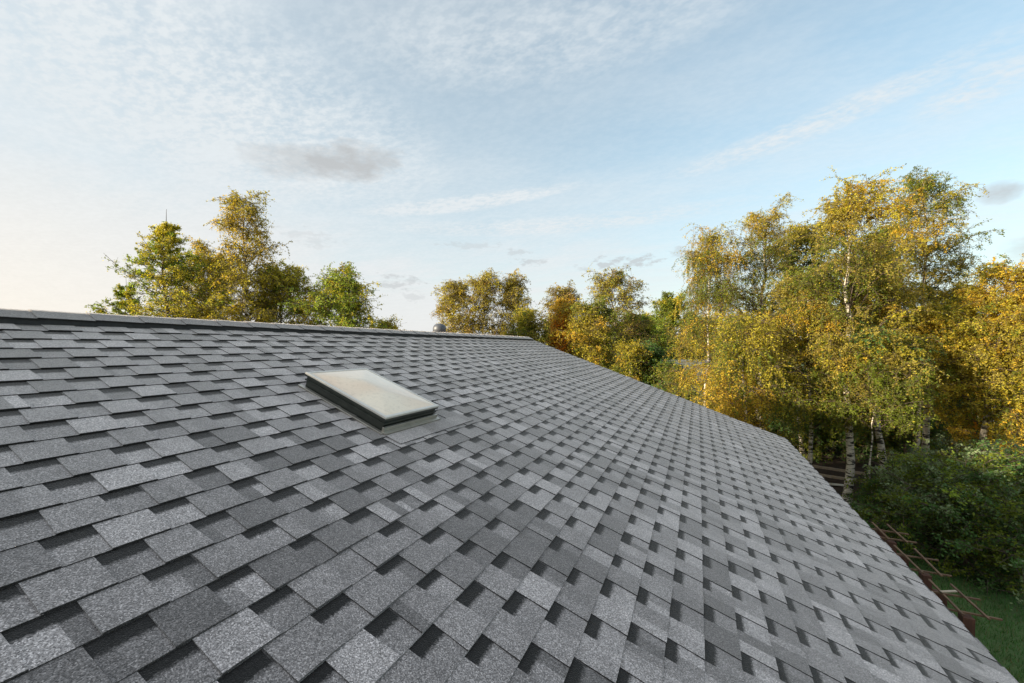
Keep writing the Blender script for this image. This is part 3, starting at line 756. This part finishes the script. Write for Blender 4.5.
side = math_n(nt, 'ADD', math_n(nt, 'MULTIPLY', X_, sdx), math_n(nt, 'MULTIPLY', Y_, sdy))
def dirof(px, py): return -PSI + math.atan((px - 512) / FPX), math.atan((346 - py) / math.hypot(FPX, px - 512))
def blob(px, py, wx, wy, tilt=0):
    """radius-squared field of an ellipse of sky; tilt in degrees, rising to the right"""
    a0, e0 = dirof(px, py); ct, st = math.cos(rad(tilt)), math.sin(rad(tilt))
    wa = abs(dirof(px + wx * .5, py)[0] - dirof(px - wx * .5, py)[0]); we = abs(dirof(px, py - wy * .5)[1] - dirof(px, py + wy * .5)[1])
    m_ = N(nt, 'ShaderNodeMapping'); m_.vector_type = 'TEXTURE'; nt.links.new(CE, m_.inputs[0])
    m_.inputs['Location'].default_value = (a0, e0, 0); m_.inputs['Rotation'].default_value = (0, 0, rad(tilt)); m_.inputs['Scale'].default_value = (wa, we, 1)
    d_ = N(nt, 'ShaderNodeVectorMath'); d_.operation = 'DOT_PRODUCT'; nt.links.new(m_.outputs[0], d_.inputs[0]); nt.links.new(m_.outputs[0], d_.inputs[1])
    return d_.outputs['Value']
ce = N(nt, 'ShaderNodeCombineXYZ'); nt.links.new(azn, ce.inputs[0]); nt.links.new(eln, ce.inputs[1]); CE = ce.outputs[0]
mot_r = ramp(nt, mott, [(.36, 0.), (.66, 1.)])
mot2_r = ramp(nt, mott2, [(.36, 0.), (.68, 1.)])
veil = math_n(nt, 'ADD', math_n(nt, 'MULTIPLY', math_n(nt, 'SUBTRACT', side, -.3), .30), ramp(nt, broad, [(.3, .40), (.7, .54)]))
m1 = math_n(nt, 'MULTIPLY', ramp(nt, streak, [(.40, 0.), (.72, 1.)]), .15)
tex = math_n(nt, 'ADD', math_n(nt, 'MULTIPLY', mot_r, .55), math_n(nt, 'MULTIPLY', mot2_r, .45))
m2_ = math_n(nt, 'MULTIPLY', tex, .06)
bands = None
for px, py, wx, wy, tl, amt in ((820, 122, 200, 16, 8.5, .30), (985, 82, 90, 26, 12, .28), (560, 35, 280, 60, 4, .18), (220, 90, 300, 110, -8, .24), (470, 203, 120, 9, 8, .34), (560, 225, 200, 10, 2, .2), (60, 235, 120, 14, -3, .2)):
    bb_ = math_n(nt, 'MULTIPLY_ADD', blob(px, py, wx, wy, tl), -amt, amt, True)
    bands = bb_ if bands is None else math_n(nt, 'MAXIMUM', bands, bb_)
bands = math_n(nt, 'MULTIPLY', bands, math_n(nt, 'ADD', .25, math_n(nt, 'MULTIPLY', tex, 1.3)))
low = ramp(nt, Z_, [(0., .5), (.14, .36), (.5, 0.)])
cm = math_n(nt, 'ADD', math_n(nt, 'ADD', veil, m1), math_n(nt, 'ADD', math_n(nt, 'ADD', m2_, bands), low))
cm = math_n(nt, 'MINIMUM', cm, .97)
warm = ramp(nt, side, [(.0, 0.), (.95, 1.)])
lowm = ramp(nt, Z_, [(.0, 1.), (.3, 0.)])
ccol = mixc(nt, math_n(nt, 'MULTIPLY', warm, lowm), (.285, .303, .313), (.48, .39, .29))
ccol = mixc(nt, math_n(nt, 'MULTIPLY', lowm, .5), ccol, (.335, .315, .30))
ccol = mixc(nt, 1., ccol, ramp(nt, math_n(nt, 'ADD', math_n(nt, 'MULTIPLY', tex, .6), math_n(nt, 'MULTIPLY', streak, .4)), [(.15, 1.02), (.75, 1.07)]), 'MULTIPLY')
# overhead cloud, out of view, given added brightness to light the roof
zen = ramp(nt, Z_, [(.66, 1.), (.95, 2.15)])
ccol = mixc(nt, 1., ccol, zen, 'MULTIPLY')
skc = mixc(nt, 1., sky.outputs[0], (SKY_K * .86, SKY_K * 1.0, SKY_K * .9), 'MULTIPLY')
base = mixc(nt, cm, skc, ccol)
cn = noise2(mp(ce.outputs[0], (1, 2.2, 1)), 12, 4, .65)
nz = math_n(nt, 'MULTIPLY', math_n(nt, 'SUBTRACT', cn, .5), 2.8)
edge = math_n(nt, 'ADD', math_n(nt, 'MULTIPLY', nz, .7), 1.0)
cn3 = noise2(mp(CE, (1, 2.4, 1), (0, 0, 0), (3, 7, 0)), 34, 3, .6)
edge2 = math_n(nt, 'MULTIPLY_ADD', math_n(nt, 'SUBTRACT', cn3, .5), 5.5, .8)
tot = None
for px, py, wx, wy, amt in ((296, 162, 62, 19, .6), (348, 163, 60, 23, .95), (1000, 192, 28, 14, .75), (1040, 250, 50, 20, .45), (398, 283, 24, 9, .55), (412, 296, 13, 7, .35), (468, 245, 30, 5, .3), (532, 261, 20, 5, .5), (515, 252, 14, 4, .4), (608, 263, 17, 7, .65), (641, 261, 26, 7, .65), (585, 268, 12, 4, .4), (690, 250, 24, 6, .4), (310, 238, 36, 10, .25)):
    k_ = math_n(nt, 'MULTIPLY', math_n(nt, 'MULTIPLY_ADD', blob(px, py, wx, wy, 7 if px < 400 and py < 200 else 0), -1.0, edge if wy > 10 else edge2, True), amt)
    tot = k_ if tot is None else math_n(nt, 'MAXIMUM', tot, k_)
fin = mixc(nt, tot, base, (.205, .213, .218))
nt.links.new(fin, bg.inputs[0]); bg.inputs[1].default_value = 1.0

sun = bpy.data.lights.new('sun', 'SUN'); sun.energy = 5.0; sun.angle = rad(1.5); sun.color = (1, .84, .62)
so = link(bpy.data.objects.new('sun', sun))
from mathutils import Vector
sd = Vector((-math.sin(SUN_AZ) * math.cos(SUN_EL), math.cos(SUN_AZ) * math.cos(SUN_EL), math.sin(SUN_EL)))
so.rotation_euler = (-sd).to_track_quat('-Z', 'Y').to_euler(); so.location = (-30, -10, 30)

# ------------------------------------------------------------------ camera
cd = bpy.data.cameras.new('camera'); cam = link(bpy.data.objects.new('camera', cd)); scene.camera = cam
cam.location = (0, 0, HC); cam.rotation_euler = (rad(90), 0, PSI)
cd.sensor_width = 36; cd.lens = FPX / 1024 * 36; cd.shift_y = 4.5 / 1024; cd.clip_end = 3000; cd.clip_start = .02
vs = scene.view_settings; vs.view_transform = 'Standard'; vs.look = 'None'; vs.exposure = 1.4; vs.gamma = 1; vs.use_curve_mapping = False
scene.render.engine = 'CYCLES'
cy = scene.cycles; cy.max_bounces = 5; cy.diffuse_bounces = 3; cy.glossy_bounces = 2; cy.transmission_bounces = 3; cy.transparent_max_bounces = 4
